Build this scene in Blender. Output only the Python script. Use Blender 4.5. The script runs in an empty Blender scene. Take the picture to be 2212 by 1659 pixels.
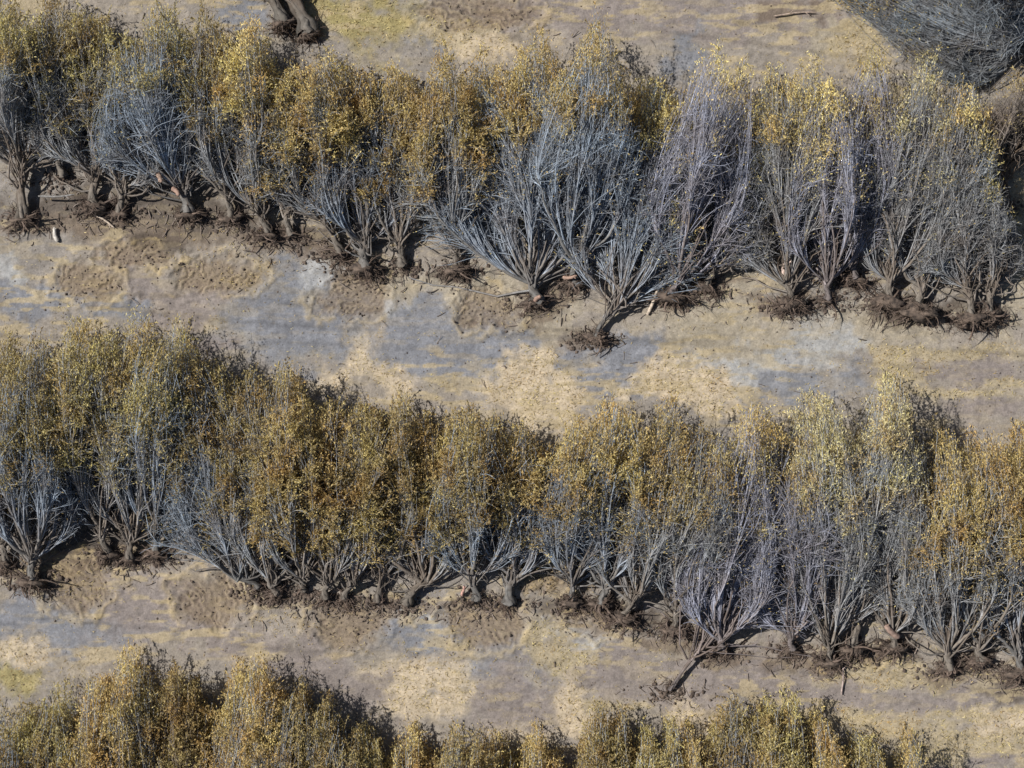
import bpy, math
import numpy as np

# ------------------------------------------------------------------ camera, sky, sun, exposure
SC = bpy.context.scene
COL = SC.collection
PPM = 55.3                                   # photo (2212 px wide) pixels per metre on the ground
CAM_H = 70.0
cam_d = bpy.data.cameras.new('camera')
cam = bpy.data.objects.new('camera', cam_d)
COL.objects.link(cam)
cam.location = (0, 0, CAM_H)
cam.rotation_euler = (0, 0, 0)               # drone looking straight down
cam_d.sensor_width = 36
cam_d.lens = 36 * CAM_H / (2212 / PPM)
cam_d.clip_end = 1000
SC.camera = cam

SUN_EL, SUN_AZ = 47.0, 106.0                 # azimuth: direction the sun stands in, counter-clockwise from +Y
w = bpy.data.worlds.new('World'); SC.world = w; w.use_nodes = True
nt = w.node_tree
sky = nt.nodes.new('ShaderNodeTexSky'); sky.sky_type = 'NISHITA'; sky.sun_disc = False
sky.sun_elevation = math.radians(SUN_EL)
sky.air_density = 1.0; sky.dust_density = 1.0
nt.links.new(sky.outputs[0], nt.nodes['Background'].inputs[0])
nt.nodes['Background'].inputs[1].default_value = 0.05
sd = bpy.data.lights.new('sun', 'SUN'); sd.energy = 4.9; sd.angle = math.radians(0.6); sd.color = (1.0, 0.95, 0.88)
sun = bpy.data.objects.new('sun', sd); COL.objects.link(sun)
# vector towards the sun
az = math.radians(74)                        # 74 deg counter-clockwise from +Y: left of the picture, a little to its top
tos = (-math.sin(az) * math.cos(math.radians(SUN_EL)), math.cos(az) * math.cos(math.radians(SUN_EL)), math.sin(math.radians(SUN_EL)))
from mathutils import Vector
sun.rotation_euler = Vector(tos).to_track_quat('Z', 'Y').to_euler()
sky.sun_rotation = -az
SC.view_settings.view_transform = 'Standard'
SC.view_settings.look = 'None'
SC.view_settings.exposure = 0.08
SC.view_settings.gamma = 1.0

# ------------------------------------------------------------------ helpers
def P(px, py):
    return ((px - 1106) / PPM, (829.5 - py) / PPM)

def hash2(ix, iy, seed):
    h = (ix.astype(np.int64) * 374761393 + iy.astype(np.int64) * 668265263 + seed * 1442695041) & 0x7fffffff
    h = ((h ^ (h >> 13)) * 1274126177) & 0x7fffffff
    h = (h ^ (h >> 16)) & 0xffffff
    return h / float(0xffffff)

def vnoise(x, y, seed=0):
    ix = np.floor(x); iy = np.floor(y)
    fx = x - ix; fy = y - iy
    fx = fx * fx * (3 - 2 * fx); fy = fy * fy * (3 - 2 * fy)
    a = hash2(ix, iy, seed); b = hash2(ix + 1, iy, seed)
    c = hash2(ix, iy + 1, seed); d = hash2(ix + 1, iy + 1, seed)
    return (a * (1 - fx) + b * fx) * (1 - fy) + (c * (1 - fx) + d * fx) * fy

def fbm(x, y, seed=0, oct=4):
    s = 0; a = .5; t = 0
    for i in range(oct):
        s = s + a * vnoise(x * 2 ** i + 17.3 * i, y * 2 ** i - 9.1 * i, seed + i); t += a; a *= .5
    return s / t

def sstep(a, b, x):
    t = np.clip((x - a) / (b - a), 0, 1); return t * t * (3 - 2 * t)

def mesh_from(name, verts, quads, smooth=True, attrs=None):
    me = bpy.data.meshes.new(name)
    nv, nf = len(verts), len(quads); k = quads.shape[1]
    me.vertices.add(nv); me.vertices.foreach_set('co', np.ascontiguousarray(verts, dtype=np.float32).ravel())
    me.loops.add(nf * k); me.loops.foreach_set('vertex_index', np.ascontiguousarray(quads, dtype=np.int32).ravel())
    me.polygons.add(nf); me.polygons.foreach_set('loop_start', np.arange(0, nf * k, k, dtype=np.int32))
    if smooth: me.polygons.foreach_set('use_smooth', np.ones(nf, dtype=bool))
    else: me.polygons.foreach_set('use_smooth', np.zeros(nf, dtype=bool))
    me.update(calc_edges=True)
    if attrs:
        for an, arr in attrs.items():
            at = me.attributes.new(an, 'FLOAT_COLOR', 'POINT')
            c = np.ones((nv, 4), dtype=np.float32); c[:, :3] = arr
            at.data.foreach_set('color', c.ravel())
    return me

def link(name, me, mat, parent=None, color=None):
    o = bpy.data.objects.new(name, me); COL.objects.link(o)
    if mat: me.materials.append(mat)
    if parent: o.parent = parent
    if color: o.color = (*color, 1)
    return o

def tag(o, label=None, cat=None, group=None, kind=None):
    if label: o['label'] = label
    if cat: o['category'] = cat
    if group: o['group'] = group
    if kind: o['kind'] = kind

def tubes(Pt, R, m=4, cap=False):
    """polylines (N,K,3) and radii (N,K) -> verts, quads"""
    N, K, _ = Pt.shape
    T = np.gradient(Pt, axis=1); T /= np.linalg.norm(T, axis=2, keepdims=True) + 1e-9
    ref = np.array([.31, .17, .93])
    n1 = np.cross(T, ref); n1 /= np.linalg.norm(n1, axis=2, keepdims=True) + 1e-9
    n2 = np.cross(T, n1)
    ang = np.arange(m) / m * 2 * math.pi
    V = Pt[:, :, None, :] + R[:, :, None, None] * (np.cos(ang)[None, None, :, None] * n1[:, :, None, :] + np.sin(ang)[None, None, :, None] * n2[:, :, None, :])
    V = V.reshape(-1, 3)
    base = (np.arange(N)[:, None, None] * K + np.arange(K - 1)[None, :, None]) * m
    j = np.arange(m)[None, None, :]; j2 = (j + 1) % m
    Q = np.stack([base + j, base + j2, base + m + j2, base + m + j], axis=-1).reshape(-1, 4)
    return V, Q

def join(parts):
    vs, qs, n = [], [], 0
    for v, q in parts:
        vs.append(v); qs.append(q + n); n += len(v)
    return np.concatenate(vs), np.concatenate(qs)

def bez(a, b, c, t):
    t = t[None, :, None]
    return (1 - t) ** 2 * a[:, None, :] + 2 * t * (1 - t) * b[:, None, :] + t * t * c[:, None, :]

# ------------------------------------------------------------------ materials
def mat_new(name):
    m = bpy.data.materials.new(name); m.use_nodes = True
    t = m.node_tree; b = t.nodes['Principled BSDF']
    return m, t, b

def bark_mat(name, rough=.75, scale=3.0):
    m, t, b = mat_new(name)
    oi = t.nodes.new('ShaderNodeObjectInfo'); ge = t.nodes.new('ShaderNodeNewGeometry'); tc = t.nodes.new('ShaderNodeTexCoord')
    nz = t.nodes.new('ShaderNodeTexNoise'); nz.inputs['Scale'].default_value = scale; nz.inputs['Detail'].default_value = 4
    t.links.new(tc.outputs['Object'], nz.inputs['Vector'])
    r1 = t.nodes.new('ShaderNodeMapRange'); r1.inputs[3].default_value = .45; r1.inputs[4].default_value = 1.5
    t.links.new(ge.outputs['Random Per Island'], r1.inputs[0])
    r2 = t.nodes.new('ShaderNodeMapRange'); r2.inputs[1].default_value = .3; r2.inputs[2].default_value = .7; r2.inputs[3].default_value = .65; r2.inputs[4].default_value = 1.3
    t.links.new(nz.outputs[0], r2.inputs[0])
    mu = t.nodes.new('ShaderNodeMath'); mu.operation = 'MULTIPLY'
    t.links.new(r1.outputs[0], mu.inputs[0]); t.links.new(r2.outputs[0], mu.inputs[1])
    vm = t.nodes.new('ShaderNodeVectorMath'); vm.operation = 'SCALE'
    t.links.new(oi.outputs['Color'], vm.inputs[0]); t.links.new(mu.outputs[0], vm.inputs['Scale'])
    # some islands shift towards brown
    mx = t.nodes.new('ShaderNodeMix'); mx.data_type = 'RGBA'; mx.inputs[7].default_value = (.24, .17, .12, 1)
    r3 = t.nodes.new('ShaderNodeMapRange'); r3.inputs[1].default_value = .35; r3.inputs[2].default_value = .8; r3.inputs[3].default_value = 0; r3.inputs[4].default_value = .55
    nz2 = t.nodes.new('ShaderNodeTexNoise'); nz2.inputs['Scale'].default_value = .55; nz2.inputs['Detail'].default_value = 3
    t.links.new(tc.outputs['Object'], nz2.inputs['Vector'])
    t.links.new(nz2.outputs[0], r3.inputs[0]); t.links.new(r3.outputs[0], mx.inputs[0]); t.links.new(vm.outputs[0], mx.inputs[6])
    t.links.new(mx.outputs[2], b.inputs['Base Color'])
    b.inputs['Roughness'].default_value = rough
    b.inputs['Specular IOR Level'].default_value = .3
    bp = t.nodes.new('ShaderNodeBump'); bp.inputs['Strength'].default_value = .6; bp.inputs['Distance'].default_value = .02
    nb = t.nodes.new('ShaderNodeTexNoise'); nb.inputs['Scale'].default_value = 18; nb.inputs['Detail'].default_value = 5
    mp = t.nodes.new('ShaderNodeMapping'); mp.inputs['Scale'].default_value = (1, .25, 1)
    t.links.new(tc.outputs['Object'], mp.inputs[0]); t.links.new(mp.outputs[0], nb.inputs['Vector'])
    t.links.new(nb.outputs[0], bp.inputs['Height']); t.links.new(bp.outputs[0], b.inputs['Normal'])
    return m

M_TWIG = bark_mat('grey_twig_bark')
M_BARK = bark_mat('trunk_bark', .85, 5.0)

def leaf_mat(name):
    m, t, b = mat_new(name)
    oi = t.nodes.new('ShaderNodeObjectInfo'); ge = t.nodes.new('ShaderNodeNewGeometry'); tc = t.nodes.new('ShaderNodeTexCoord')
    cr = t.nodes.new('ShaderNodeValToRGB'); e = cr.color_ramp.elements
    e[0].position = 0; e[0].color = (.34, .28, .24, 1)
    e[1].position = 1; e[1].color = (1.6, 1.62, 1.65, 1)
    for p, c in ((.2, (.72, .66, .58)), (.5, (.95, .93, .88)), (.8, (1.2, 1.2, 1.1))):
        k = e.new(p); k.color = (*c, 1)
    t.links.new(ge.outputs['Random Per Island'], cr.inputs[0])
    nz = t.nodes.new('ShaderNodeTexNoise'); nz.inputs['Scale'].default_value = .8; nz.inputs['Detail'].default_value = 3
    t.links.new(ge.outputs['Position'], nz.inputs['Vector'])
    r = t.nodes.new('ShaderNodeValToRGB'); q = r.color_ramp.elements
    q[0].position = .34; q[0].color = (.92, .82, .7, 1); q[1].position = .66; q[1].color = (1.12, 1.2, 1.1, 1)
    k = q.new(.5); k.color = (.95, .98, 1.0, 1)
    t.links.new(nz.outputs[0], r.inputs[0])
    m1 = t.nodes.new('ShaderNodeMix'); m1.data_type = 'RGBA'; m1.blend_type = 'MULTIPLY'; m1.inputs[0].default_value = 1
    m2 = t.nodes.new('ShaderNodeMix'); m2.data_type = 'RGBA'; m2.blend_type = 'MULTIPLY'; m2.inputs[0].default_value = 1
    t.links.new(oi.outputs['Color'], m1.inputs[6]); t.links.new(cr.outputs[0], m1.inputs[7])
    t.links.new(m1.outputs[2], m2.inputs[6]); t.links.new(r.outputs[0], m2.inputs[7])
    t.links.new(m2.outputs[2], b.inputs['Base Color']); b.inputs['Roughness'].default_value = .6
    b.inputs['Specular IOR Level'].default_value = .25
    tr = t.nodes.new('ShaderNodeBsdfTranslucent'); t.links.new(m2.outputs[2], tr.inputs[0])
    ms = t.nodes.new('ShaderNodeMixShader'); ms.inputs[0].default_value = .22
    t.links.new(b.outputs[0], ms.inputs[1]); t.links.new(tr.outputs[0], ms.inputs[2])
    t.links.new(ms.outputs[0], t.nodes['Material Output'].inputs[0])
    return m
M_LEAF = leaf_mat('dry_leaf')

def clod_mat():
    m, t, b = mat_new('root_soil')
    tc = t.nodes.new('ShaderNodeTexCoord'); nz = t.nodes.new('ShaderNodeTexNoise'); nz.inputs['Scale'].default_value = 5; nz.inputs['Detail'].default_value = 6
    t.links.new(tc.outputs['Object'], nz.inputs['Vector'])
    r = t.nodes.new('ShaderNodeValToRGB'); q = r.color_ramp.elements
    q[0].position = .35; q[0].color = (.045, .035, .03, 1); q[1].position = .7; q[1].color = (.19, .145, .115, 1)
    t.links.new(nz.outputs[0], r.inputs[0]); t.links.new(r.outputs[0], b.inputs['Base Color']); b.inputs['Roughness'].default_value = .95
    bp = t.nodes.new('ShaderNodeBump'); bp.inputs['Distance'].default_value = .06
    t.links.new(nz.outputs[0], bp.inputs['Height']); t.links.new(bp.outputs[0], b.inputs['Normal'])
    return m
M_CLOD = clod_mat()

def wood_mat():
    m, t, b = mat_new('bare_wood')
    oi = t.nodes.new('ShaderNodeObjectInfo'); tc = t.nodes.new('ShaderNodeTexCoord')
    nz = t.nodes.new('ShaderNodeTexNoise'); nz.inputs['Scale'].default_value = 9; nz.inputs['Detail'].default_value = 5
    t.links.new(tc.outputs['Object'], nz.inputs['Vector'])
    r2 = t.nodes.new('ShaderNodeMapRange'); r2.inputs[1].default_value = .3; r2.inputs[2].default_value = .7; r2.inputs[3].default_value = .5; r2.inputs[4].default_value = 1.2
    t.links.new(nz.outputs[0], r2.inputs[0])
    vm = t.nodes.new('ShaderNodeVectorMath'); vm.operation = 'SCALE'
    t.links.new(oi.outputs['Color'], vm.inputs[0]); t.links.new(r2.outputs[0], vm.inputs['Scale'])
    t.links.new(vm.outputs[0], b.inputs['Base Color']); b.inputs['Roughness'].default_value = .8
    return m
M_WOOD = wood_mat()

# ------------------------------------------------------------------ ground
# patches of soil, dry grass and some painted canopy shade: (px, py, rx, ry, class)
CLS = {'cream': (.58, .49, .365), 'straw': (.44, .375, .26), 'grey': (.245, .255, .285), 'pale': (.43, .435, .435),
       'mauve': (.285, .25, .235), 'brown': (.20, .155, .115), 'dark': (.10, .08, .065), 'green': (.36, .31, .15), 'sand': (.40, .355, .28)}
PATCH = [
 (1150,850,95,95,'cream'),(1120,810,50,40,'cream'),(1450,825,110,45,'cream'),(1380,810,40,25,'cream'),(1540,860,60,40,'cream'),(830,800,90,45,'cream'),(790,745,60,30,'cream'),(950,820,40,30,'straw'),
 (900,1490,120,60,'cream'),(1215,1490,55,90,'cream'),(990,1440,70,30,'cream'),(1260,1560,60,30,'cream'),(1110,1590,60,30,'cream'),(560,1470,60,30,'straw'),(1500,1530,50,40,'cream'),
 (20,1400,60,25,'cream'),(10,1465,60,40,'green'),(120,650,60,20,'sand'),(530,610,55,35,'straw'),(450,700,90,14,'straw'),(560,720,60,20,'cream'),(650,760,50,20,'straw'),
 (610,640,70,90,'grey'),(700,720,80,70,'grey'),(660,600,50,50,'pale'),(1010,760,110,80,'grey'),(1100,700,60,60,'grey'),(1300,815,70,55,'grey'),(1340,760,110,40,'grey'),(1650,790,120,50,'pale'),(1600,730,150,45,'sand'),(1800,730,90,50,'pale'),(1880,752,60,14,'pale'),(1730,840,110,40,'grey'),
 (880,668,60,22,'pale'),(840,600,50,30,'sand'),(950,620,120,40,'sand'),(1060,640,70,50,'sand'),(1180,680,60,40,'sand'),(1500,690,120,60,'sand'),(1620,600,60,80,'sand'),(1900,700,150,40,'sand'),
 (285,600,60,55,'mauve'),(60,650,90,45,'grey'),(15,590,30,25,'pale'),(370,660,110,40,'mauve'),(250,660,80,25,'grey'),(480,745,50,20,'mauve'),
 (2080,800,150,40,'mauve'),(2120,880,120,22,'mauve'),(2000,760,120,14,'straw'),(2060,850,130,10,'straw'),(2150,760,80,16,'straw'),(2180,830,60,12,'straw'),(1960,800,60,60,'straw'),(2190,500,40,160,'straw'),(2190,680,30,80,'sand'),
 (330,1310,80,80,'mauve'),(60,1330,120,40,'grey'),(200,1370,140,35,'grey'),(450,1380,110,35,'mauve'),(640,1420,120,50,'mauve'),(760,1500,70,70,'mauve'),(1080,1440,110,60,'grey'),(1090,1510,95,85,'mauve'),(930,1335,55,25,'pale'),(900,1360,60,40,'grey'),(1270,1380,60,50,'pale'),(1320,1440,90,60,'mauve'),(1500,1470,110,50,'mauve'),(1640,1440,110,40,'mauve'),(1700,1480,100,50,'mauve'),
 (1180,1400,50,50,'straw'),(1240,1430,70,20,'straw'),(1340,1520,70,12,'straw'),(740,1260,60,20,'sand'),(540,1270,30,30,'straw'),(1160,1255,65,38,'straw'),(1260,1250,30,22,'brown'),
 (1950,1470,180,16,'straw'),(1900,1440,80,18,'straw'),(1890,1560,110,30,'straw'),(2100,1540,160,14,'straw'),(2140,1600,130,40,'straw'),(2030,1620,120,40,'straw'),(2180,1560,60,30,'cream'),(2050,1510,120,26,'mauve'),(1840,1510,90,30,'mauve'),(2160,1640,60,16,'mauve'),
 (1480,30,420,55,'mauve'),(1150,10,200,40,'mauve'),(960,60,60,70,'grey'),(1000,70,90,40,'straw'),(1050,100,70,30,'cream'),(800,50,110,70,'green'),(760,20,70,50,'green'),(520,15,50,40,'grey'),(1480,120,60,50,'grey'),(1820,80,60,50,'sand'),(1860,100,40,70,'straw'),(1700,30,60,30,'brown'),
 (640,690,150,90,'grey'),(960,740,130,90,'grey'),(1330,800,90,60,'grey'),(380,1350,150,60,'mauve'),(1150,850,85,85,'cream'),(1450,825,105,42,'cream'),
 (120,440,140,45,'dark'),(310,440,150,50,'dark'),(490,475,80,35,'dark'),(640,510,90,25,'dark'),(130,1180,60,50,'dark'),(280,1170,110,32,'dark'),  # canopy shade under the left rows, painted into the ground colour
 # trampled dark soil along the root lines
 (120,490,170,22,'brown'),(330,505,140,28,'brown'),(370,525,60,20,'dark'),(560,520,90,20,'brown'),(640,540,80,16,'brown'),(780,592,70,16,'brown'),(985,597,50,12,'dark'),
 (1160,650,50,40,'brown'),(1280,735,45,25,'brown'),(1470,640,70,36,'brown'),(1570,597,40,16,'brown'),(1700,650,50,30,'brown'),(1840,610,50,24,'brown'),(1960,670,110,24,'dark'),(2110,690,70,16,'dark'),
 (70,1240,100,18,'brown'),(250,1205,130,20,'brown'),(580,1290,80,14,'brown'),(800,1305,180,12,'brown'),(1060,1305,70,12,'brown'),(1270,1315,90,16,'dark'),(1360,1345,70,20,'dark'),(1460,1385,80,24,'brown'),(1560,1420,60,18,'brown'),(1740,1440,70,18,'brown'),(1830,1420,90,22,'brown'),(1930,1410,60,18,'dark'),(2080,1450,110,24,'brown'),(2180,1480,50,30,'dark'),
]
# dug-out hollows with raked soil: (px, py, rx, ry, groove angle deg, groove pitch px, depth m)
PITS = [(175,615,75,45,-42,15,.10),(470,600,90,45,-48,15,.12),(770,635,80,55,-40,14,.18),(1055,670,60,45,-50,14,.15),
        (170,1262,85,62,48,15,.22),(450,1300,90,60,42,15,.24),(755,1342,95,52,16,13,.24),(1050,1348,90,55,38,14,.2),
        (1290,1340,70,35,20,14,.10),(1165,1255,65,35,-22,13,-.22),(300,560,80,30,-45,15,.08),(1030,25,130,40,14,16,.10),(1850,1420,80,30,10,14,.1)]

def ground_fields(x, y):
    px = x * PPM + 1106; py = 829.5 - y * PPM
    wx = (fbm(x * .9, y * .9, 5) - .5) * 190 + (fbm(x * 4, y * 4, 9) - .5) * 80
    wy = (fbm(x * .9, y * .9, 25) - .5) * 120 + (fbm(x * 4, y * 4, 29) - .5) * 60
    col = np.zeros(x.shape + (3,)); col[...] = (.335, .30, .262)
    n = fbm(x * .25, y * .25, 77)
    col = col * (1 - sstep(.5, .62, n)[..., None]) + np.array((.30, .275, .25)) * sstep(.5, .62, n)[..., None]
    straw = sstep(.55, .7, fbm(x * .35 + 3, y * .5, 55)) * .5
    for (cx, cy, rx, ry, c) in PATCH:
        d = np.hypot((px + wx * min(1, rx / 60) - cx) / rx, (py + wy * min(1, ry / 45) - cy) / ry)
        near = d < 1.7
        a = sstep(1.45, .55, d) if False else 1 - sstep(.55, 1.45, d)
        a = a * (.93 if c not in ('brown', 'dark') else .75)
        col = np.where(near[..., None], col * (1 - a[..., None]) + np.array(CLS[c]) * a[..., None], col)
        if c in ('straw', 'cream', 'green'): straw = np.maximum(straw, a)
        else: straw = straw * (1 - a)
    # straw flecks over all
    fl = sstep(.52, .62, fbm(x * 1.3, y * 5.5, 91, 5)) * (.18 + .55 * sstep(.45, .62, fbm(x * .3, y * .4, 95)))
    col = col * (1 - fl[..., None]) + np.array((.47, .39, .25)) * fl[..., None]
    g = fbm(x * 6, y * 9, 63, 3); g2 = fbm(x * 1.6, y * 3.2, 64, 4)
    col = col * ((.78 + .44 * g) * (.84 + .32 * g2))[..., None]
    col = col * .86
    z = (fbm(x * .2, y * .2, 31) - .5) * .25 + (fbm(x * 1.3, y * 1.6, 33) - .5) * .10 + (fbm(x * 5, y * 5, 37, 3) - .5) * .04
    # faint wheel ruts running along the aisles
    for (a0, b0, c0) in ((700, .07, 1.0), (728, .07, .8), (1395, .06, .8), (1425, .06, .9), (1352, .05, .5), (775, .05, .6), (12, .09, .9), (44, .1, .9)):
        ln_ = a0 + b0 * (px - 1106) + 10 * np.sin(px / 260 + a0)
        k_ = c0 * np.exp(-((py - ln_) / 5) ** 2) * sstep(.35, .6, vnoise(px / 150, 0 * px + a0, 8))
        z = z - .035 * k_; col = col * (1 - .22 * k_)[..., None]
    z = z - .03 * np.exp(-((py - 730 - 20 * np.sin(x * .2)) / 12) ** 2) * sstep(-20, 60, px)
    for (cx, cy, rx, ry, ang, pitch, dep) in PITS:
        dx = px + wx * .45 - cx; dy = py + wy * .45 - cy
        d = np.hypot(dx / rx, dy / ry) / 1.12
        msk = 1 - sstep(.6, 1.08, d)
        a = math.radians(ang)
        u = -dx * math.sin(a) + dy * math.cos(a)
        v = dx * math.cos(a) + dy * math.sin(a)
        u = u + 5 * np.sin(v / 26 + cx) + wx * .05 - (v / max(rx, ry)) ** 2 * 8
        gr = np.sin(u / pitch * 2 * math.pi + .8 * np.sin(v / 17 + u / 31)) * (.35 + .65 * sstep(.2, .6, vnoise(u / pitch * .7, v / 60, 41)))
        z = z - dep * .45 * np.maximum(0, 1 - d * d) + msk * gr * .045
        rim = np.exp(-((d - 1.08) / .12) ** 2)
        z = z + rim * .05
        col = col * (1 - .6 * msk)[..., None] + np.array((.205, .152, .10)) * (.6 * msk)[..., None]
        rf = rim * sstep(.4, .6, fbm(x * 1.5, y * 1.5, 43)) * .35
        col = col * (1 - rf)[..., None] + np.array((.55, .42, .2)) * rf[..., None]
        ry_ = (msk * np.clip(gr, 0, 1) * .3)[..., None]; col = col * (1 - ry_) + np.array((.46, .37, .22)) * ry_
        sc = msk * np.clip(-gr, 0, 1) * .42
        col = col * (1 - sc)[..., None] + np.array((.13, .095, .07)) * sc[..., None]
    return col, z, np.clip(straw, 0, 1)

def axis(lo, hi, step, far):
    a = np.arange(lo, hi + step / 2, step)
    out, s, v = [], step, hi
    while v < far: s *= 1.35; v += s; out.append(v)
    neg, s, v = [], step, lo
    while v > -far: s *= 1.35; v -= s; neg.append(v)
    return np.array(neg[::-1] + list(a) + out)
gx = axis(-21, 21, .05, 400); gy = axis(-16, 16, .05, 400)
X, Y = np.meshgrid(gx, gy, indexing='xy')
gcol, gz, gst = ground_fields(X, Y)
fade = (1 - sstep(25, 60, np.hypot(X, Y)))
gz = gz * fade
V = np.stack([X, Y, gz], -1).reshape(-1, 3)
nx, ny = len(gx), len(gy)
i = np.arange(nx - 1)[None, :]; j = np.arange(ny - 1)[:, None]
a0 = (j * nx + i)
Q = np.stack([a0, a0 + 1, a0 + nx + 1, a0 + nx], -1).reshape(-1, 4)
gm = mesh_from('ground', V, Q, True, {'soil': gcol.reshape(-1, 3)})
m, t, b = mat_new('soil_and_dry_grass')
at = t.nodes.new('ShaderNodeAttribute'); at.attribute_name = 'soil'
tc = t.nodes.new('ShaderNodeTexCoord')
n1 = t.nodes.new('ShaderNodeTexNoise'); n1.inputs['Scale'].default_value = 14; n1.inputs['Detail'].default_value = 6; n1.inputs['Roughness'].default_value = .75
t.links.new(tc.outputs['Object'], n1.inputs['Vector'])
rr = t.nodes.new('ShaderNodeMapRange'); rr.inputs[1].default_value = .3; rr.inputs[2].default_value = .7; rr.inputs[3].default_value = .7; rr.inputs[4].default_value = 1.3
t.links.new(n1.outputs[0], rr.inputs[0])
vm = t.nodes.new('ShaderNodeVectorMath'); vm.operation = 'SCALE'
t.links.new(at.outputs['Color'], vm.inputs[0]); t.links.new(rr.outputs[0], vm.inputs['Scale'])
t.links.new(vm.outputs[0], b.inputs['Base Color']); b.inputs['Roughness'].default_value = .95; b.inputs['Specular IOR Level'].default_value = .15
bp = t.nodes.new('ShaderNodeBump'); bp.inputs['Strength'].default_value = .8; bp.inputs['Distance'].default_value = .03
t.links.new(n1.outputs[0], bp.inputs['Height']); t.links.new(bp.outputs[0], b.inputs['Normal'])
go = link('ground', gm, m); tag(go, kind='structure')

def ground_z(x, y):
    x = np.atleast_1d(np.asarray(x, float)); y = np.atleast_1d(np.asarray(y, float))
    xi = np.clip(np.searchsorted(gx, x) - 1, 0, nx - 2); yi = np.clip(np.searchsorted(gy, y) - 1, 0, ny - 2)
    return gz[yi, xi]

# ------------------------------------------------------------------ dry grass and litter (uncountable)
def slivers(rng, pos, d, length, width, curl=.0):
    """flat pointed blades: pos (n,3), direction d (n,3)"""
    n = len(pos)
    r = rng.normal(size=(n, 3)); s = np.cross(d, r); s /= np.linalg.norm(s, axis=1, keepdims=True) + 1e-9
    L = length[:, None]; W = width[:, None]
    v0 = pos; v1 = pos + d * L * .45 + s * W * .5; v2 = pos + d * L; v3 = pos + d * L * .5 - s * W * .5
    V = np.stack([v0, v1, v2, v3], 1).reshape(-1, 3)
    Q = np.arange(n * 4).reshape(-1, 4)
    return V, Q

rng = np.random.default_rng(7)
n = 330000
x = rng.uniform(-20.8, 20.8, n); y = rng.uniform(-15.8, 15.8, n)
xi = np.clip(np.searchsorted(gx, x) - 1, 0, nx - 2); yi = np.clip(np.searchsorted(gy, y) - 1, 0, ny - 2)
k = rng.uniform(size=n) < (gst[yi, xi] ** 1.3 * .6 + .03)
x, y, xi, yi = x[k], y[k], xi[k], yi[k]; n = len(x)
th = rng.normal(.3, 1.1, n)
d = np.stack([np.cos(th), np.sin(th), rng.uniform(.15, .8, n)], 1); d /= np.linalg.norm(d, axis=1, keepdims=True)
V, Q = slivers(rng, np.stack([x, y, gz[yi, xi] - .01], 1), d, rng.uniform(.06, .2, n), rng.uniform(.012, .03, n))
o = link('dry_grass', mesh_from('dry_grass', V, Q, False), M_LEAF, color=(.52, .42, .22)); tag(o, 'pale straw coloured dry grass lying over the soil', 'grass', kind='stuff')

# ------------------------------------------------------------------ trees
LEAF = {'ochre': (.60, .465, .215), 'yellow': (.72, .585, .27), 'brown': (.44, .345, .165), 'olive': (.52, .43, .20), 'straw': (.68, .585, .33), 'orange': (.57, .435, .20)}
BARK = {'blue': (.31, .375, .455), 'grey': (.335, .365, .395), 'brown': (.27, .245, .225), 'violet': (.34, .365, .455), 'dusk': (.25, .29, .33)}

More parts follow.
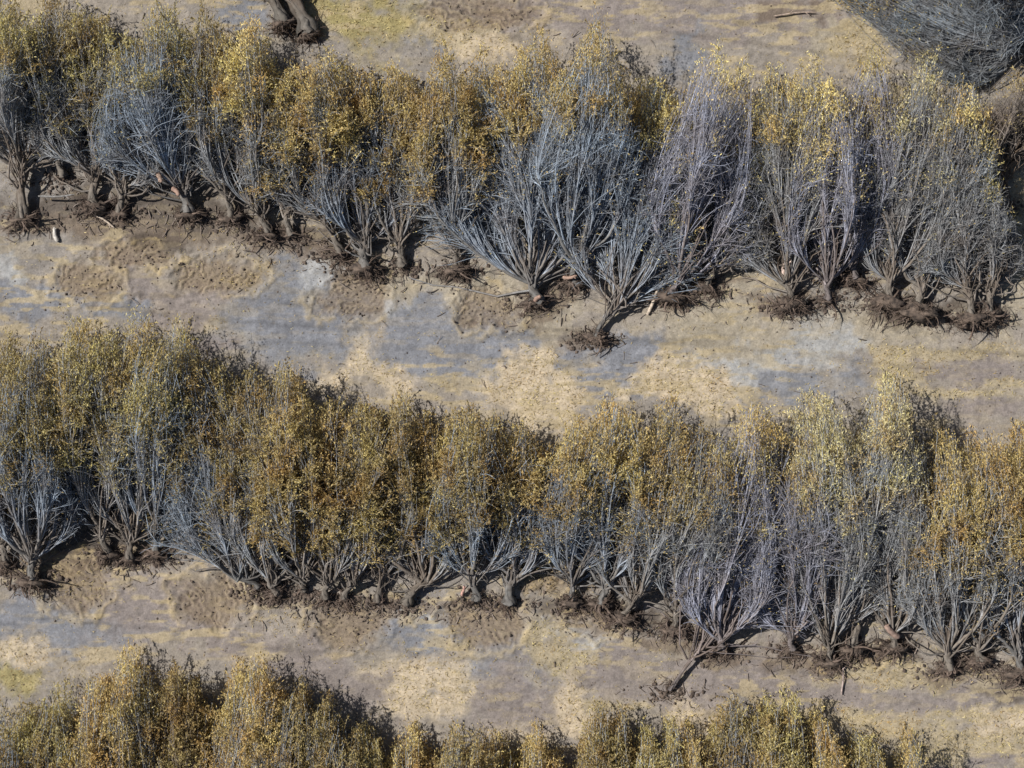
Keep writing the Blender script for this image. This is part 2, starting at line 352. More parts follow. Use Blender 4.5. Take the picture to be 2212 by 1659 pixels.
def make_tree(idx, bx, by, tx, ty, w, tr, fx, lf, leaf, bark, dens=1.0, H=2.1, root=1.0, tr_r=.2, leafden=1.0, label='', group=''):
    rng = np.random.default_rng(1000 + idx * 17)
    x0, y0 = P(bx, by); x1, y1 = P(tx, ty)
    x1 *= 1 - 1.7 / CAM_H; y1 *= 1 - 1.7 / CAM_H          # the crown tip stands above the ground
    L = math.hypot(x1 - x0, y1 - y0); ang = math.atan2(y1 - y0, x1 - x0) - math.pi / 2; L *= .97
    w = w / PPM; tr = tr * (.76 if tr < 105 else .95) / PPM; fx = fx / PPM
    gz0 = float(ground_z(x0, y0)[0])
    E = bpy.data.objects.new('uprooted_tree', None); COL.objects.link(E)
    E.location = (x0, y0, gz0 - .03); E.rotation_euler = (0, 0, ang); E.empty_display_size = .3
    tag(E, label, 'tree', group)
    bc = np.array(BARK[bark]) * rng.uniform(.9, 1.1); lc = np.array(LEAF[leaf]) * rng.uniform(.9, 1.1)
    bc = tuple(bc); lc = tuple(lc); H = H * rng.uniform(1.1, 1.85); w = w * rng.uniform(1.2, 1.46) * (.8 if w * PPM > 128 and idx < 10 else 1); lf = lf + (.08 if idx <= 6 else 0); lf = lf + (.10 if lf > .58 else .05 if lf > .4 else .0) + rng.normal(0, .03); leafden = leafden * 3.0; arc = rng.normal(.12, .45)
    fork = np.array([fx, tr, .42 * min(1, H)])
    # trunk
    tt = np.linspace(0, 1, 12)
    p0 = np.array([[0, 0, .38 * max(root, .5)]]); c0 = np.array([[fx * .15 + rng.normal(0, .06), tr * .6, .5]]); 
    tp = bez(p0, c0, fork[None], tt)
    tp[:, :, 0] += .035 * np.sin(tt * 7 + idx); 
    rad = (tr_r * (1.35 - .5 * sstep(0, .35, tt)) * (1 + .06 * np.sin(tt * 19 + idx)))[None]
    tw = np.arange(5)[:, None] * 1.2566 + tt[None] * rng.uniform(1.5, 3.5) + rng.normal(0, .25, (5, 12))
    off = rad * .62
    TPs = np.repeat(tp, 5, 0) + np.stack([np.cos(tw) * off, 0 * tw, np.sin(tw) * off], -1)
    tv, tq = join([tubes(tp, rad * .82, 10), tubes(TPs, np.repeat(rad, 5, 0) * rng.uniform(.28, .55, (5, 1)) * (1 + .25 * np.sin(tt[None] * 14 + np.arange(5)[:, None])), 7)])
    # close the fork end with a burl
    link('trunk', mesh_from('trunk', tv, tq), M_BARK, E, (bc[0] * .42, bc[1] * .355, bc[2] * .29))
    # fan envelope
    lob = rng.uniform(0, 6.28)
    def env(u, s, v):
        g = np.clip((s + .03) / .42, 0, 1) ** .75 * (1 - .16 * np.clip((s - .5) / .5, 0, 1))
        cap = np.sqrt(np.clip(1 - .72 * u * u, .1, 1)) * (1 + .06 * np.sin(u * 6 + lob))
        X = fx + (0 - fx) * s * .8 + u * w * g + arc * s * (s - .35)
        Yy = tr + (L * cap - tr) * s * (1 + .05 * np.sin(u * 9 + lob * 2) * s)
        Z = .12 + v * H * (.25 + .75 * np.sin(np.clip(s, 0, 1) * 2.2 + .2)) * np.sqrt(np.clip(1 - .75 * u * u, 0, 1))
        return np.stack([X, Yy, Z], -1)
    nl = int(rng.integers(6, 9)) if w > 1.3 else int(rng.integers(4, 7))
    ul = np.linspace(-.85, .85, nl) + rng.normal(0, .08, nl)
    vl = np.where(np.arange(nl) % 2 == 0, rng.uniform(.55, .95, nl), rng.uniform(.1, .5, nl))
    A1 = env(ul, rng.uniform(.24, .46, nl), vl)
    A0 = np.repeat(fork[None], nl, 0) + rng.normal(0, .02, (nl, 3))
    Ac = A0 + (A1 - A0) * np.array([.55, .3, .5])
    t9 = np.linspace(0, 1, 10)
    AP = bez(A0 - np.array([0, .12, 0]), Ac, A1, t9)
    AP[:, 1:] += np.cumsum(rng.normal(0, .04, (nl, 9, 3)), 1); AP[:, :, 2] = np.maximum(AP[:, :, 2], .08)
    ar = tr_r * rng.uniform(.26, .5, nl)
    AR = ar[:, None] * (1 - .62 * t9[None])
    for q in range(nl):
        v_, q_ = tubes(AP[q:q + 1], AR[q:q + 1], 7)
        link('limb', mesh_from('limb', v_, q_), M_BARK, E, (bc[0] * .62, bc[1] * .54, bc[2] * .45))
    def child(PP, RR, count, tlo, thi, smin, smax, du, dv, K, par_u, par_v, leadlen, wob, rfac, rmin, rmax):
        """children of polylines PP: start along the parent, leave along its tangent and bend to an envelope target"""
        Np, Kp, _ = PP.shape
        idp = np.repeat(np.arange(Np), count); n = len(idp)
        t = rng.uniform(tlo, thi, n); f = t * (Kp - 1); i0 = np.minimum(f.astype(int), Kp - 2); fr = (f - i0)[:, None]
        S = PP[idp, i0] * (1 - fr) + PP[idp, i0 + 1] * fr
        T = PP[idp, i0 + 1] - PP[idp, i0]; T /= np.linalg.norm(T, axis=1, keepdims=True) + 1e-9
        u = np.clip(par_u[idp] + rng.normal(0, du, n), -1.05, 1.05); v = np.clip(par_v[idp] + rng.normal(0, dv, n), .0, 1.05)
        s = smin + (smax - smin) * rng.uniform(0, 1, n) ** .75
        Tg = env(u, s, v)
        Tg[:, 1] = np.maximum(Tg[:, 1], S[:, 1] + .15)
        D = np.linalg.norm(Tg - S, axis=1, keepdims=True)
        C = S + T * D * leadlen + rng.normal(0, .05, (n, 3)) * D * .35
        tt = np.linspace(0, 1, K)
        PT = bez(S, C, Tg, tt)
        ph = rng.uniform(0, 6.28, (n, 1, 3)); am = rng.uniform(.2, 1, (n, 1, 3)) * wob
        PT += am * (np.sin(tt[None, :, None] * rng.uniform(3, 9, (n, 1, 1)) + ph) - np.sin(ph)) * tt[None, :, None] ** .5
        PT[:, :, 2] = np.maximum(PT[:, :, 2], .03)
        r0 = np.clip(RR[idp, i0] * rfac, rmin, rmax)
        R = r0[:, None] * (1 - .6 * tt[None])
        return PT, R, u, v
    nB = max(4, int(round(66 * dens / nl)))
    BP, BR, ub, vb = child(AP, AR, nB, .0, 1, .34, .84, .22, .3, 9, ul, vl, .36, .11, .7, .016, .03)
    nC = max(4, int(round(15.5 * dens)))
    CP, CR, uc, vc = child(BP, BR, nC, .0, .9, .24, .97, .27, .3, 7, ub, vb, .36, .10, .65, .011, .017)
    # twigs: short shoots off the whips, angled outwards
    def twigs(PP, count, tlo, l0, l1, spread, r):
        Np, Kp, _ = PP.shape
        idp = np.repeat(np.arange(Np), count); n = len(idp)
        t = rng.uniform(tlo, 1, n); f = t * (Kp - 1); i0 = np.minimum(f.astype(int), Kp - 2); fr = (f - i0)[:, None]
        S = PP[idp, i0] * (1 - fr) + PP[idp, i0 + 1] * fr
        T = PP[idp, i0 + 1] - PP[idp, i0]; T /= np.linalg.norm(T, axis=1, keepdims=True) + 1e-9
        D = T + rng.normal(0, spread, (n, 3)) + np.array([0, .15, .05]); D /= np.linalg.norm(D, axis=1, keepdims=True)
        ln = rng.uniform(l0, l1, n)[:, None]
        Tg = S + D * ln
        C = S + T * ln * .4 + D * ln * .15
        PT = bez(S, C, Tg, np.linspace(0, 1, 4)); PT[:, :, 2] = np.maximum(PT[:, :, 2], .03)
        R = np.repeat(np.linspace(r, r * .5, 4)[None], n, 0) * rng.uniform(.8, 1.2, (n, 1))
        return PT, R
    DP, DR = twigs(CP, 5, .12, .25, .7, .55, .0085)
    # low shoots and broken side growth round the fork
    nS = 30
    us = rng.normal(0, .62, nS); S0 = tp[0][rng.integers(5, 12, nS)] + rng.normal(0, .05, (nS, 3))
    Ts = env(np.clip(us, -1.3, 1.3), rng.uniform(.08, .42, nS), rng.uniform(0, .8, nS))
    SP = bez(S0, S0 + (Ts - S0) * np.array([.35, .6, .6]) + rng.normal(0, .42, (nS, 3)), Ts, np.linspace(0, 1, 7)); SP[:, 1:] += np.cumsum(rng.normal(0, .06, (nS, 6, 3)), 1); SP[:, :, 2] = np.maximum(SP[:, :, 2], .03)
    SR = rng.uniform(.012, .055, nS)[:, None] * np.linspace(1, .45, 7)[None]
    ST, STR = twigs(SP, 5, .2, .15, .5, .7, .008)
    v_, q_ = join([tubes(SP, SR, 5), tubes(ST, STR, 3)]); link('side_shoots', mesh_from('side_shoots', v_, q_), M_BARK, E, (bc[0] * .6, bc[1] * .51, bc[2] * .43))
    parts = [tubes(BP, BR, 5), tubes(CP, CR, 4), tubes(DP, DR, 3)]
    v_, q_ = join(parts)
    link('branches', mesh_from('branches', v_, q_), M_TWIG, E, bc)
    # leaves on whips and twigs beyond the leaf line
    def leaves(PP, per, sx=1.0, t0=.05, jit=0.0):
        Np, Kp, _ = PP.shape
        n = Np * per
        idp = np.repeat(np.arange(Np), per)
        t = rng.uniform(t0, 1.04, n) ** .8; t = np.minimum(t, 1); f = t * (Kp - 1); i0 = np.minimum(f.astype(int), Kp - 2); fr = (f - i0)[:, None]
        S = PP[idp, i0] * (1 - fr) + PP[idp, i0 + 1] * fr
        T = PP[idp, i0 + 1] - PP[idp, i0]; T /= np.linalg.norm(T, axis=1, keepdims=True) + 1e-9
        sy = S[:, 1] / L + (vnoise(S[:, 0] * 1.1 + idx * 7, S[:, 1] * 1.1, idx) - .5) * .46 + rng.normal(0, .05, n)
        clump = vnoise(S[:, 0] * 2.6 + idx * 3, S[:, 1] * 1.7 + S[:, 2] * 2, idx + 50)
        edge = np.abs((S[:, 0] - fx * .3) / w)
        sy = sy + .12 * np.clip(S[:, 2] / H, 0, 1.2) - .06 + .04 * edge * edge
        pr = sstep(lf - .3, lf + .2, sy) ** 2.2 * (.16 + .84 * sstep(.3, .58, clump)) * 1.15 + .012
        k = rng.uniform(size=n) < pr
        S, T = S[k], T[k]; n = len(S); S = S + rng.normal(0, 1, (n, 3)) * jit
        D = T + rng.normal(0, .42, (n, 3)); D /= np.linalg.norm(D, axis=1, keepdims=True)
        return slivers(rng, S, D, rng.uniform(.065, .145, n) * sx, rng.uniform(.023, .042, n) * sx)
    lp = [leaves(DP, max(1, int(round(7 * leafden)))), leaves(CP, max(1, int(round(8 * leafden)))), leaves(CP, max(1, int(round(7 * leafden))), .95, .88, .11)]
    v_, q_ = join(lp)
    link('foliage', mesh_from('foliage', v_, q_, False), M_LEAF, E, lc)
    # root plate: lumpy clod with broken roots standing on edge
    if root > 0:
        root = root * rng.uniform(.7, 1.25); R_ = .5 * root
        th = np.linspace(0, 2 * math.pi, 18, endpoint=False); ph = np.linspace(0, math.pi, 10)
        TH, PH = np.meshgrid(th, ph, indexing='ij')
        nz = .3 + .9 * vnoise(TH * 1.6 + idx, PH * 2.3, idx) + .5 * vnoise(TH * 4, PH * 5, idx + 3)
        # keep the seam closed
        wgt = sstep(5.2, 6.2, TH); nz = nz * (1 - wgt) + nz[:1] * wgt
        cx = np.sin(PH) * np.cos(TH) * R_ * 1.15 * nz; cz = np.sin(PH) * np.sin(TH) * R_ * .8 * nz; cy = np.cos(PH) * R_ * .5 * nz
        V = np.stack([cx, -cy - .05, cz + .36 * root], -1).reshape(-1, 3)
        V[:, 2] = np.maximum(V[:, 2], -.08)
        a = np.arange(18)[:, None]; b_ = np.arange(9)[None]
        Qd = np.stack([a * 10 + b_, a * 10 + b_ + 1, ((a + 1) % 18) * 10 + b_ + 1, ((a + 1) % 18) * 10 + b_], -1).reshape(-1, 4)
        rp = link('root_plate', mesh_from('root_plate', V, Qd), M_CLOD, E)
        nr = int(60 * root)
        a1 = rng.uniform(0, 2 * math.pi, nr); out = np.stack([np.cos(a1) * 1.3, rng.normal(-.35, .6, nr), np.sin(a1) * .7 + .12], 1)
        out /= np.linalg.norm(out, axis=1, keepdims=True)
        S = np.stack([np.cos(a1) * R_ * .3, np.zeros(nr), np.sin(a1) * R_ * .3 + .36 * root], 1)
        ln = rng.uniform(.2, .85, nr)[:, None] * root
        C = S + out * ln * .5 + rng.normal(0, .2, (nr, 3)); Tg = S + out * ln * .85 + rng.normal(0, .25, (nr, 3)) + np.array([0, 0, -.25])
        PT = bez(S, C, Tg, np.linspace(0, 1, 7)); PT[:, :, 2] = np.maximum(PT[:, :, 2], .0)
        RR = rng.uniform(.012, .07, nr)[:, None] * np.linspace(1, .25, 7)[None]
        v1 = tubes(PT, RR, 5)
        F, FR = twigs(PT, 8, .3, .12, .4, .7, .009)
        v_, q_ = join([v1, tubes(F, FR, 3)])
        link('roots', mesh_from('roots', v_, q_), M_BARK, rp, (.13, .10, .085))
    return E

G1 = 'uprooted trees lying in the upper row'
G2 = 'uprooted trees lying in the middle row'
G3 = 'uprooted trees of the lowest row'
# bx,by,tx,ty,w,trunk,fx,leafstart,leaf,bark,dens,H,root,trunk radius,leafden,label
UP = [
 (52,474,35,-10,80,120,8,.56,'olive','grey',1,2.1,1,.19,1,'grey tree against the left edge in the upper row'),
 (138,380,120,-20,85,60,-10,.55,'brown','grey',.9,2.3,.3,.16,1,'pale thin trunk set back behind its neighbours near the left edge of the upper row'),
 (207,448,195,0,100,90,6,.50,'olive','grey',1.1,2.3,.8,.19,1,'smooth grey Y-forked tree, second full trunk from the left in the upper row'),
 (262,462,300,170,50,80,0,.72,'brown','grey',.8,1.4,.6,.13,.6,'thin small forked tree crouching between two large grey ones, upper row left'),
 (412,462,352,25,112,80,-14,.57,'olive','blue',1.15,2.5,1.2,.22,1,'broad grey-blue fan with pink splintered wood at its foot, upper left'),
 (500,470,450,20,70,60,0,.45,'brown','grey',.9,2.0,.8,.16,1,'narrow brownish tree in deep shade beside the broad grey-blue fan, upper left'),
 (578,507,535,45,85,70,-16,.50,'yellow','grey',1,2.2,.7,.15,1.1,'tree with golden crown just left of the dark trunk at the top edge'),
 (628,508,610,185,62,80,-6,.55,'ochre','grey',.9,1.8,.6,.14,.9,'short bent-stemmed tree between the golden crown and the spiky fan'),
 (735,548,668,105,95,100,-26,.55,'ochre','grey',1.05,2.2,.7,.16,1,'leaning tree with several stiff slanting limbs, left of the spiky symmetrical fan'),
 (790,578,778,118,92,75,2,.60,'ochre','blue',1.1,2.0,1,.24,1,'stout dark trunk under a spiky symmetrical blue-grey fan with ochre top'),
 (870,574,868,125,62,75,-6,.38,'orange','grey',.95,2.1,.35,.19,1.2,'lone straight dark trunk below a tall orange-brown crown'),
 (987,582,958,110,85,70,6,.42,'orange','grey',1,2.1,.75,.18,1.2,'dark hooked trunk with a thin side arc, under an orange-brown crown'),
 (1158,652,1090,72,150,60,-4,.68,'ochre','blue',1.35,2.4,.9,.22,1.4,'large blue fan sweeping low to the left, centre of the upper row'),
 (1238,612,1290,60,105,60,4,.62,'ochre','blue',1.2,2.6,.7,.2,1.4,'tall tree with reddish splintered foot between the two largest blue fans'),
 (1284,728,1440,130,122,104,34,.66,'yellow','blue',1.35,2.1,.8,.12,1.4,'curved black trunk reaching lowest in the upper row, carrying a large slanting blue fan'),
 (1450,640,1585,95,95,50,10,.78,'yellow','violet',1.15,2.2,1.2,.17,1,'tree with wide reddish root mass, slanting right beside a bare pole'),
 (1525,618,1650,290,68,55,6,.86,'straw','grey',1,1.6,.7,.14,.6,'small leafless grey tree leaning right over open sand'),
 (1705,655,1690,100,100,55,-6,.70,'yellow','grey',1.05,2.1,.9,.14,1.1,'tree with pale pink split stem and bright yellow crown'),
 (1785,648,1795,150,75,60,0,.68,'yellow','violet',1,2.1,.5,.13,1.1,'thin-stemmed tree with yellow-green crown, right of the pink split stem'),
 (1840,602,1900,120,105,55,-4,.78,'olive','violet',1.2,2.2,.9,.17,.9,'tree on a raised dark root clod with a dark violet-grey top'),
 (1915,650,2010,135,100,65,-6,.74,'straw','grey',1.2,2.3,1.1,.17,1,'tree with arching dark stem leaning right under pale-tipped crown'),
 (1978,672,2070,150,88,75,8,.80,'yellow','grey',1.15,2.3,1.2,.18,1,'straight-stemmed tree over the widest dark root plate at the right of the upper row'),
 (2092,688,2075,330,75,90,-4,.88,'olive','grey',1.15,1.8,1.1,.17,.5,'tree with dark arched stem and leafless drooping grey crown, right end of upper row'),
 (2132,682,2135,360,55,80,6,.88,'olive','grey',1,1.6,1,.16,.5,'last straight dark trunk at the right end of the upper row'),
 (2166,440,2170,170,70,100,4,.8,'brown','brown',.9,1.9,.5,.17,.5,'dark forked tree standing off behind the right end of the upper row'),
]
MID = [
 (12,1212,5,690,75,70,2,.45,'brown','grey',.9,2.1,.6,.15,1,'tree cut by the left edge in the middle row'),
 (74,1252,62,715,82,70,4,.48,'brown','blue',1.1,2.3,.8,.19,1,'narrow grey-blue sheaf with black stump, near the left edge of the middle row'),
 (236,1195,165,675,98,80,-10,.46,'olive','grey',1,2.4,.5,.14,1.1,'first pale crooked stem of the middle row, crown leaning left'),
 (283,1205,262,668,85,60,8,.45,'olive','grey',.9,2.4,.7,.15,1.1,'forked pale stem between two others above the first raked hollow'),
 (338,1195,352,680,80,70,4,.5,'olive','blue',.95,2.3,.6,.14,1,'pale stem right of the forked one, with dark-edged crown top'),
 (560,1268,440,735,125,40,-40,.50,'brown','blue',1.25,2.3,.5,.13,1.1,'wide blue-grey brush sweeping down onto the second raked hollow'),
 (596,1280,565,765,95,40,-8,.30,'brown','grey',1,2.4,.5,.17,1.3,'black stump beneath dense brown foliage, right of the blue-grey brush'),
 (655,1274,655,800,80,40,0,.24,'ochre','grey',1,2.3,.35,.13,1.3,'short stump wholly roofed by speckled pale leaves'),
 (702,1290,725,840,72,60,20,.26,'ochre','grey',1,2.2,.4,.13,1.2,'left one of two close trunks leaning right, above the third raked hollow'),
 (745,1290,790,850,68,50,22,.28,'brown','grey',1,2.1,.4,.13,1.2,'right one of two close trunks leaning right, above the third raked hollow'),
 (818,1298,850,845,70,80,10,.30,'brown','grey',1,2.1,.3,.14,1.2,'slim sinuous trunk with black shadow, left of the thick leaning one'),
 (878,1303,925,865,78,70,40,.34,'ochre','grey',1,2.1,.3,.19,1.2,'thick pale trunk leaning strongly right with a long limb'),
 (1027,1294,1015,862,78,75,-6,.38,'brown','blue',1,2.1,.35,.16,1.2,'V-forked trunk beside a pink splinter, centre of the middle row'),
 (1095,1300,1160,905,92,80,6,.45,'orange','blue',1,1.9,.4,.21,1.1,'stout trunk throwing limbs right over the ochre mound'),
 (1236,1298,1262,865,70,60,0,.52,'ochre','blue',.95,2.1,.6,.12,1,'slender trunk at the right edge of the ochre mound'),
 (1297,1302,1345,850,85,60,4,.52,'ochre','blue',1.05,2.2,.9,.16,1.1,'pale trunk with long dark shadow right of the ochre mound'),
 (1345,1332,1435,865,88,50,20,.55,'ochre','grey',1.05,2.1,.8,.14,1,'low sprawling tree whose limbs run flat to the right'),
 (1455,1358,1530,905,85,60,0,.60,'brown','grey',1.05,2.2,.7,.14,1,'hooked pale stem above dark shade, left of the long slanting pole trunk'),
 (1446,1490,1660,880,130,158,70,.74,'yellow','violet',1.35,2.2,.2,.075,1,'tree with long straight pole trunk slanting up from the lower aisle'),
 (1556,1402,1600,880,85,40,-4,.76,'yellow','violet',1.2,2.3,.6,.16,1.1,'violet-blue sheaf with a bright yellow top right of the pole trunk'),
 (1705,1400,1735,930,85,40,0,.74,'brown','violet',1.15,2.1,.8,.15,1,'tree with low pinkish stump and brown-tipped blue whips'),
 (1790,1428,1822,820,90,50,-6,.62,'straw','grey',1.1,2.2,.8,.14,1.1,'tree with upright peach-coloured stump under pale yellow crown'),
 (1838,1398,1905,808,92,100,4,.62,'straw','grey',1.15,2.4,.9,.18,1.1,'tall pale Y-forked tree with the highest straw-yellow crown'),
 (1928,1396,1945,850,75,50,-4,.66,'straw','grey',1.05,2.2,1,.15,1,'tree leaning from a black hollow, right of the tall Y-forked one'),
 (2046,1442,2035,925,85,60,2,.50,'ochre','grey',1.05,2.2,.9,.17,1.1,'thick pinkish trunk, third from the right edge in the middle row'),
 (2110,1424,2110,905,75,50,10,.45,'orange','grey',1.05,2.3,1.1,.17,1.2,'tree with black arched shadow at its foot and orange-brown crown'),
 (2200,1450,2190,905,80,60,-8,.42,'orange','blue',1.05,2.3,1,.17,1.2,'tree cut by the right edge of the middle row'),
]
LOW = [
 (6,2130,8,1500,75,60,0,.6,'brown','blue','blue-grey leafless crown in the bottom left corner'),
 (110,2080,115,1480,80,60,0,.25,'olive','grey','olive crown next to the blue-grey corner crown'),
 (235,2000,232,1412,80,60,0,.25,'ochre','grey','highest crown of the lower left clump'),
 (330,2030,325,1440,62,60,0,.3,'brown','grey','low brown crown behind the highest one, lower left'),
 (392,2010,388,1425,52,60,0,.4,'brown','brown','darkest blackish crown of the lower left clump'),
 (480,2050,478,1455,70,60,0,.22,'ochre','grey','golden brown crown just right of the blackish one'),
 (570,2020,565,1430,80,60,0,.22,'ochre','grey','pointed ochre crown, tallest right of the blackish one'),
 (655,2050,650,1462,75,60,0,.25,'brown','grey','dark brown crown sloping down from the pointed ochre one'),
 (735,2110,722,1530,65,60,0,.28,'brown','grey','low brown crown at the foot of the slope, bottom left of centre'),
 (815,2130,812,1555,62,60,0,.25,'brown','grey','small brown crown, first of the low run at bottom centre'),
 (890,2140,888,1556,60,60,0,.25,'ochre','grey','ochre crown, second of the low run at bottom centre'),
 (975,2140,975,1554,62,60,0,.25,'brown','grey','spiky brown crown, third of the low run at bottom centre'),
 (1060,2170,1058,1574,58,60,0,.25,'ochre','grey','lowest crown just showing at bottom centre'),
 (1180,2160,1178,1560,62,60,0,.25,'orange','grey','orange tinted crown left of the grey dome, bottom centre'),
 (1312,2100,1308,1502,72,60,0,.42,'brown','grey','grey dome-shaped sparse crown at bottom centre right'),
 (1420,2140,1418,1545,72,60,0,.25,'olive','grey','yellowish crown just right of the grey dome'),
 (1505,2180,1500,1595,60,60,0,.25,'orange','grey','low orange crown in the dip left of the spiky pair'),
 (1605,2080,1600,1484,72,60,0,.25,'brown','grey','left crown of the tall spiky pair, bottom right'),
 (1685,2090,1680,1486,66,60,0,.3,'olive','grey','right crown of the tall spiky pair, bottom right'),
 (1790,2150,1786,1552,75,60,0,.22,'ochre','grey','broad rounded ochre crown right of the spiky pair'),
 (1880,2170,1876,1572,66,60,0,.22,'olive','grey','dark olive crown, last but one of the bottom row'),
 (1950,2200,1945,1600,50,60,0,.25,'ochre','grey','last small crown of the bottom row, beside yellow grass'),
]
OTHER = [
 (668,74,540,-330,90,120,-22,.6,'brown','dusk',1,2.6,.8,.3,1,'thick dark trunk entering from the top edge, root end downwards'),
 (612,52,505,-330,80,110,-8,.6,'brown','dusk',1,2.3,.7,.26,1,'second dark trunk at the top edge, left of the thick one'),
 (2250,130,1725,-72,76,60,8,.60,'olive','dusk',2.0,1.6,.7,.2,.5,'tree lying sideways across the top right corner, trunk to the right edge'),
 (2300,40,1930,-140,100,40,0,.75,'olive','dusk',1.5,2.2,.5,.18,.4,'second sideways blue-grey crown filling the top right corner'),
]
k = 0
for grp, L_ in ((G1, UP), (G2, MID)):
    for r in L_:
        k += 1; make_tree(k, *r[:-1], label=r[-1], group=grp)
for r in LOW:
    k += 1; bx, by, tx, ty, ww, tr, fx, lf, lc, bk, lb = r
    make_tree(k, bx, by, tx, ty - 12, ww * 1.0, tr, fx, lf + .08, lc, bk, 1.2, 1.75, .7, .17, 1.5, label=lb, group=G3)
for r in OTHER:
    k += 1; make_tree(k, *r[:-1], label=r[-1], group='')

# ------------------------------------------------------------------ loose broken wood
def stick(name, x0, y0, x1, y1, r, color, label, z0=.1, z1=.15, group='broken pieces of wood lying at the roots', cat='branch'):
    a = P(x0, y0); b = P(x1, y1)
    rng = np.random.default_rng(int(x0 * 3 + y0))
    d = np.array([b[0] - a[0], b[1] - a[1], 0]); L = np.linalg.norm(d)
    gz_ = float(ground_z(*a)[0])
    o_ = np.array([a[0], a[1], gz_])
    t = np.linspace(0, 1, 9)
    Pp = t[:, None] * d + np.stack([0 * t, 0 * t, z0 + (z1 - z0) * t], 1)
    nrm = np.array([-d[1], d[0], 0]) / L
    Pp += nrm * (np.sin(t * 5 + x0) * .03)[:, None]
    R = r * (1 - .3 * t) * (1 + .08 * np.sin(t * 23)); R[-1] *= .35; R[0] *= .7
    v, q = tubes(Pp[None], R[None], 8)
    # one or two broken side stubs
    S = Pp[[3, 6]]; T = (Pp[8] - Pp[0]) / L
    D = T[None] * .6 + nrm[None] * np.array([[.5], [-.6]]) + np.array([0, 0, .3])
    PT = S[:, None] + D[:, None] * np.linspace(0, .25, 4)[None, :, None] * min(1, L)
    RR = np.repeat((r * .45 * np.linspace(1, .4, 4))[None], 2, 0)
    v, q = join([(v, q), tubes(PT, RR, 6)])
    o = link(name, mesh_from(name, v, q), M_WOOD, color=color); o.location = o_
    tag(o, label, cat, group)
PALE = (.62, .52, .42); PINK = (.36, .24, .19); GREY = (.3, .29, .28)
stick('broken_branch', 1398, 680, 1432, 590, .075, PALE, 'bare pale pole leaning on the sand left of the wide reddish roots', .08, .5)
stick('broken_branch', 125, 522, 118, 492, .09, (.7, .66, .6), 'short whitish billet on the soil near the left edge')
stick('broken_branch', 200, 460, 250, 492, .05, PALE, 'thin pale stick slanting down right at the upper left roots')
stick('broken_branch', 1682, 610, 1700, 560, .13, (.7, .55, .48), 'pale pink split stem end at the yellow crowned tree', .2, .6)
stick('broken_branch', 90, 428, 168, 424, .045, GREY, 'thin level twig between the first two trunks, upper left', .5, .55)
stick('splintered_stump', 382, 410, 396, 428, .11, PINK, 'reddish splintered wood under the broad grey-blue fan', .7, .9, cat='stump')
stick('splintered_stump', 345, 375, 362, 400, .12, (.45, .32, .25), 'small orange-pink break above the reddish splintered wood', .9, 1.1, cat='stump')
stick('splintered_stump', 1215, 602, 1245, 599, .08, (.46, .31, .24), 'orange-pink snapped end lying level at the centre of the upper row', .6, .7, cat='stump')
stick('splintered_stump', 1156, 652, 1166, 640, .1, PINK, 'reddish root break under the large left-sweeping fan', .6, .8, cat='stump')
stick('splintered_stump', 1000, 1285, 1002, 1262, .07, (.6, .36, .3), 'pink splinter beside the V-forked trunk', .1, .4, cat='stump')
stick('splintered_stump', 1718, 1372, 1708, 1340, .14, (.42, .3, .24), 'peach coloured snapped stem in the lower right of the middle row', .4, .8, cat='stump')
stick('splintered_stump', 1935, 1372, 1900, 1345, .14, (.44, .31, .25), 'pinkish snapped limb in front of the black hollow', .5, .9, cat='stump')
stick('splintered_stump', 2070, 1385, 2080, 1340, .15, (.46, .35, .28), 'upright peach coloured slab at the thick pinkish trunk', .4, .9, cat='stump')
stick('broken_branch', 1818, 1500, 1820, 1425, .035, (.45, .36, .33), 'straight thin pinkish rod lying on the aisle below the tall Y-forked tree')
stick('broken_branch', 1670, 35, 1760, 28, .035, (.42, .33, .27), 'thin brown stick alone on the bare soil near the top edge')

# scattered twigs and clods along the root lines (uncountable litter)
rng = np.random.default_rng(99)
pts = []
for (bx, by, *_r) in UP + MID:
    nn = 46
    pts.append(np.stack([rng.normal(bx, 45, nn), rng.normal(by + 14, 17, nn)], 1))
nn = 260
pts.append(np.stack([rng.uniform(0, 2212, nn), rng.uniform(0, 1659, nn)], 1))
pts = np.concatenate(pts); n = len(pts)
x = (pts[:, 0] - 1106) / PPM; y = (829.5 - pts[:, 1]) / PPM
th = rng.uniform(0, 6.28, n); ln = rng.uniform(.08, .4, n)
S = np.stack([x, y, ground_z(x, y) + .02], 1); D = np.stack([np.cos(th), np.sin(th), rng.uniform(0, .25, n)], 1) * ln[:, None]
PT = bez(S, S + D * .5 + rng.normal(0, .04, (n, 3)), S + D, np.linspace(0, 1, 4))
v, q = tubes(PT, np.repeat(rng.uniform(.008, .022, n)[:, None], 4, 1), 4)
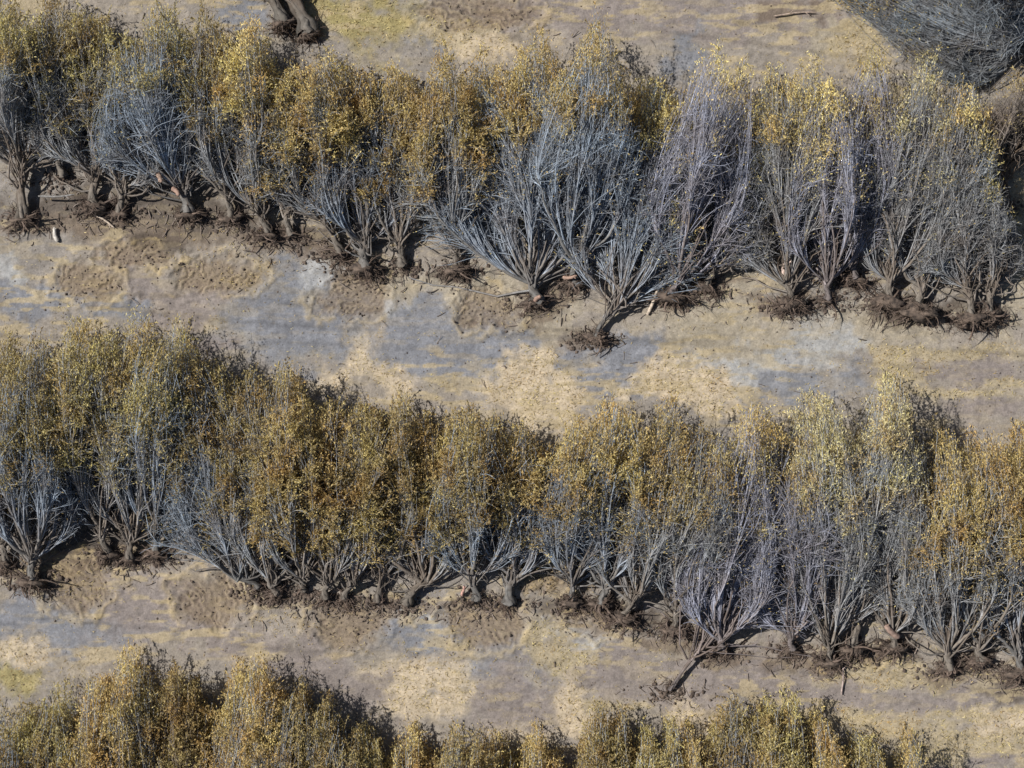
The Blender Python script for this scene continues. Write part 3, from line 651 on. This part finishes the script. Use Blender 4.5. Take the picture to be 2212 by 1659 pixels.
o = link('twig_litter', mesh_from('twig_litter', v, q), M_TWIG, color=(.2, .17, .15)); tag(o, 'broken twigs scattered over the ground by the roots', 'twigs', kind='stuff')

# crumbled soil clods round the torn roots and along the hollows (uncountable)
c_pts = []
for (bx, by, *_r) in UP + MID:
    nn = 70; c_pts.append(np.stack([rng.normal(bx, 34, nn), rng.normal(by + 6, 11, nn), rng.uniform(.02, .10, nn)], 1))
for (cx, cy, rx, ry, *_r) in PITS:
    nn = 60; c_pts.append(np.stack([rng.normal(cx, rx * .6, nn), rng.normal(cy, ry * .6, nn), rng.uniform(.015, .05, nn)], 1))
c_pts.append(np.stack([rng.uniform(0, 2212, 2500), rng.uniform(0, 1659, 2500), rng.uniform(.01, .035, 2500)], 1))
c_pts = np.concatenate(c_pts); n = len(c_pts)
x = (c_pts[:, 0] - 1106) / PPM; y = (829.5 - c_pts[:, 1]) / PPM; z = ground_z(x, y)
cube = np.array([[-1,-1,-1],[1,-1,-1],[1,1,-1],[-1,1,-1],[-1,-1,1],[1,-1,1],[1,1,1],[-1,1,1]], float) * np.array([1, 1, .7])
cq = np.array([[0,3,2,1],[4,5,6,7],[0,1,5,4],[1,2,6,5],[2,3,7,6],[3,0,4,7]])
top = np.where(cube[:, 2] > 0, .6, 1.0)
vv = cube[None] * np.stack([top, top, np.ones(8)], 1)[None] * c_pts[:, 2][:, None, None] * rng.uniform(.6, 1.3, (n, 8, 3))
th = rng.uniform(0, 6.28, n); c_, s_ = np.cos(th)[:, None], np.sin(th)[:, None]
vx = vv[:, :, 0] * c_ - vv[:, :, 1] * s_; vy = vv[:, :, 0] * s_ + vv[:, :, 1] * c_
V = np.stack([vx + x[:, None], vy + y[:, None], vv[:, :, 2] + z[:, None]], -1).reshape(-1, 3)
Q = (np.arange(n)[:, None, None] * 8 + cq[None]).reshape(-1, 4)
o = link('soil_clods', mesh_from('soil_clods', V, Q), M_CLOD); tag(o, 'crumbled brown soil clods around the torn roots', 'soil', kind='stuff')
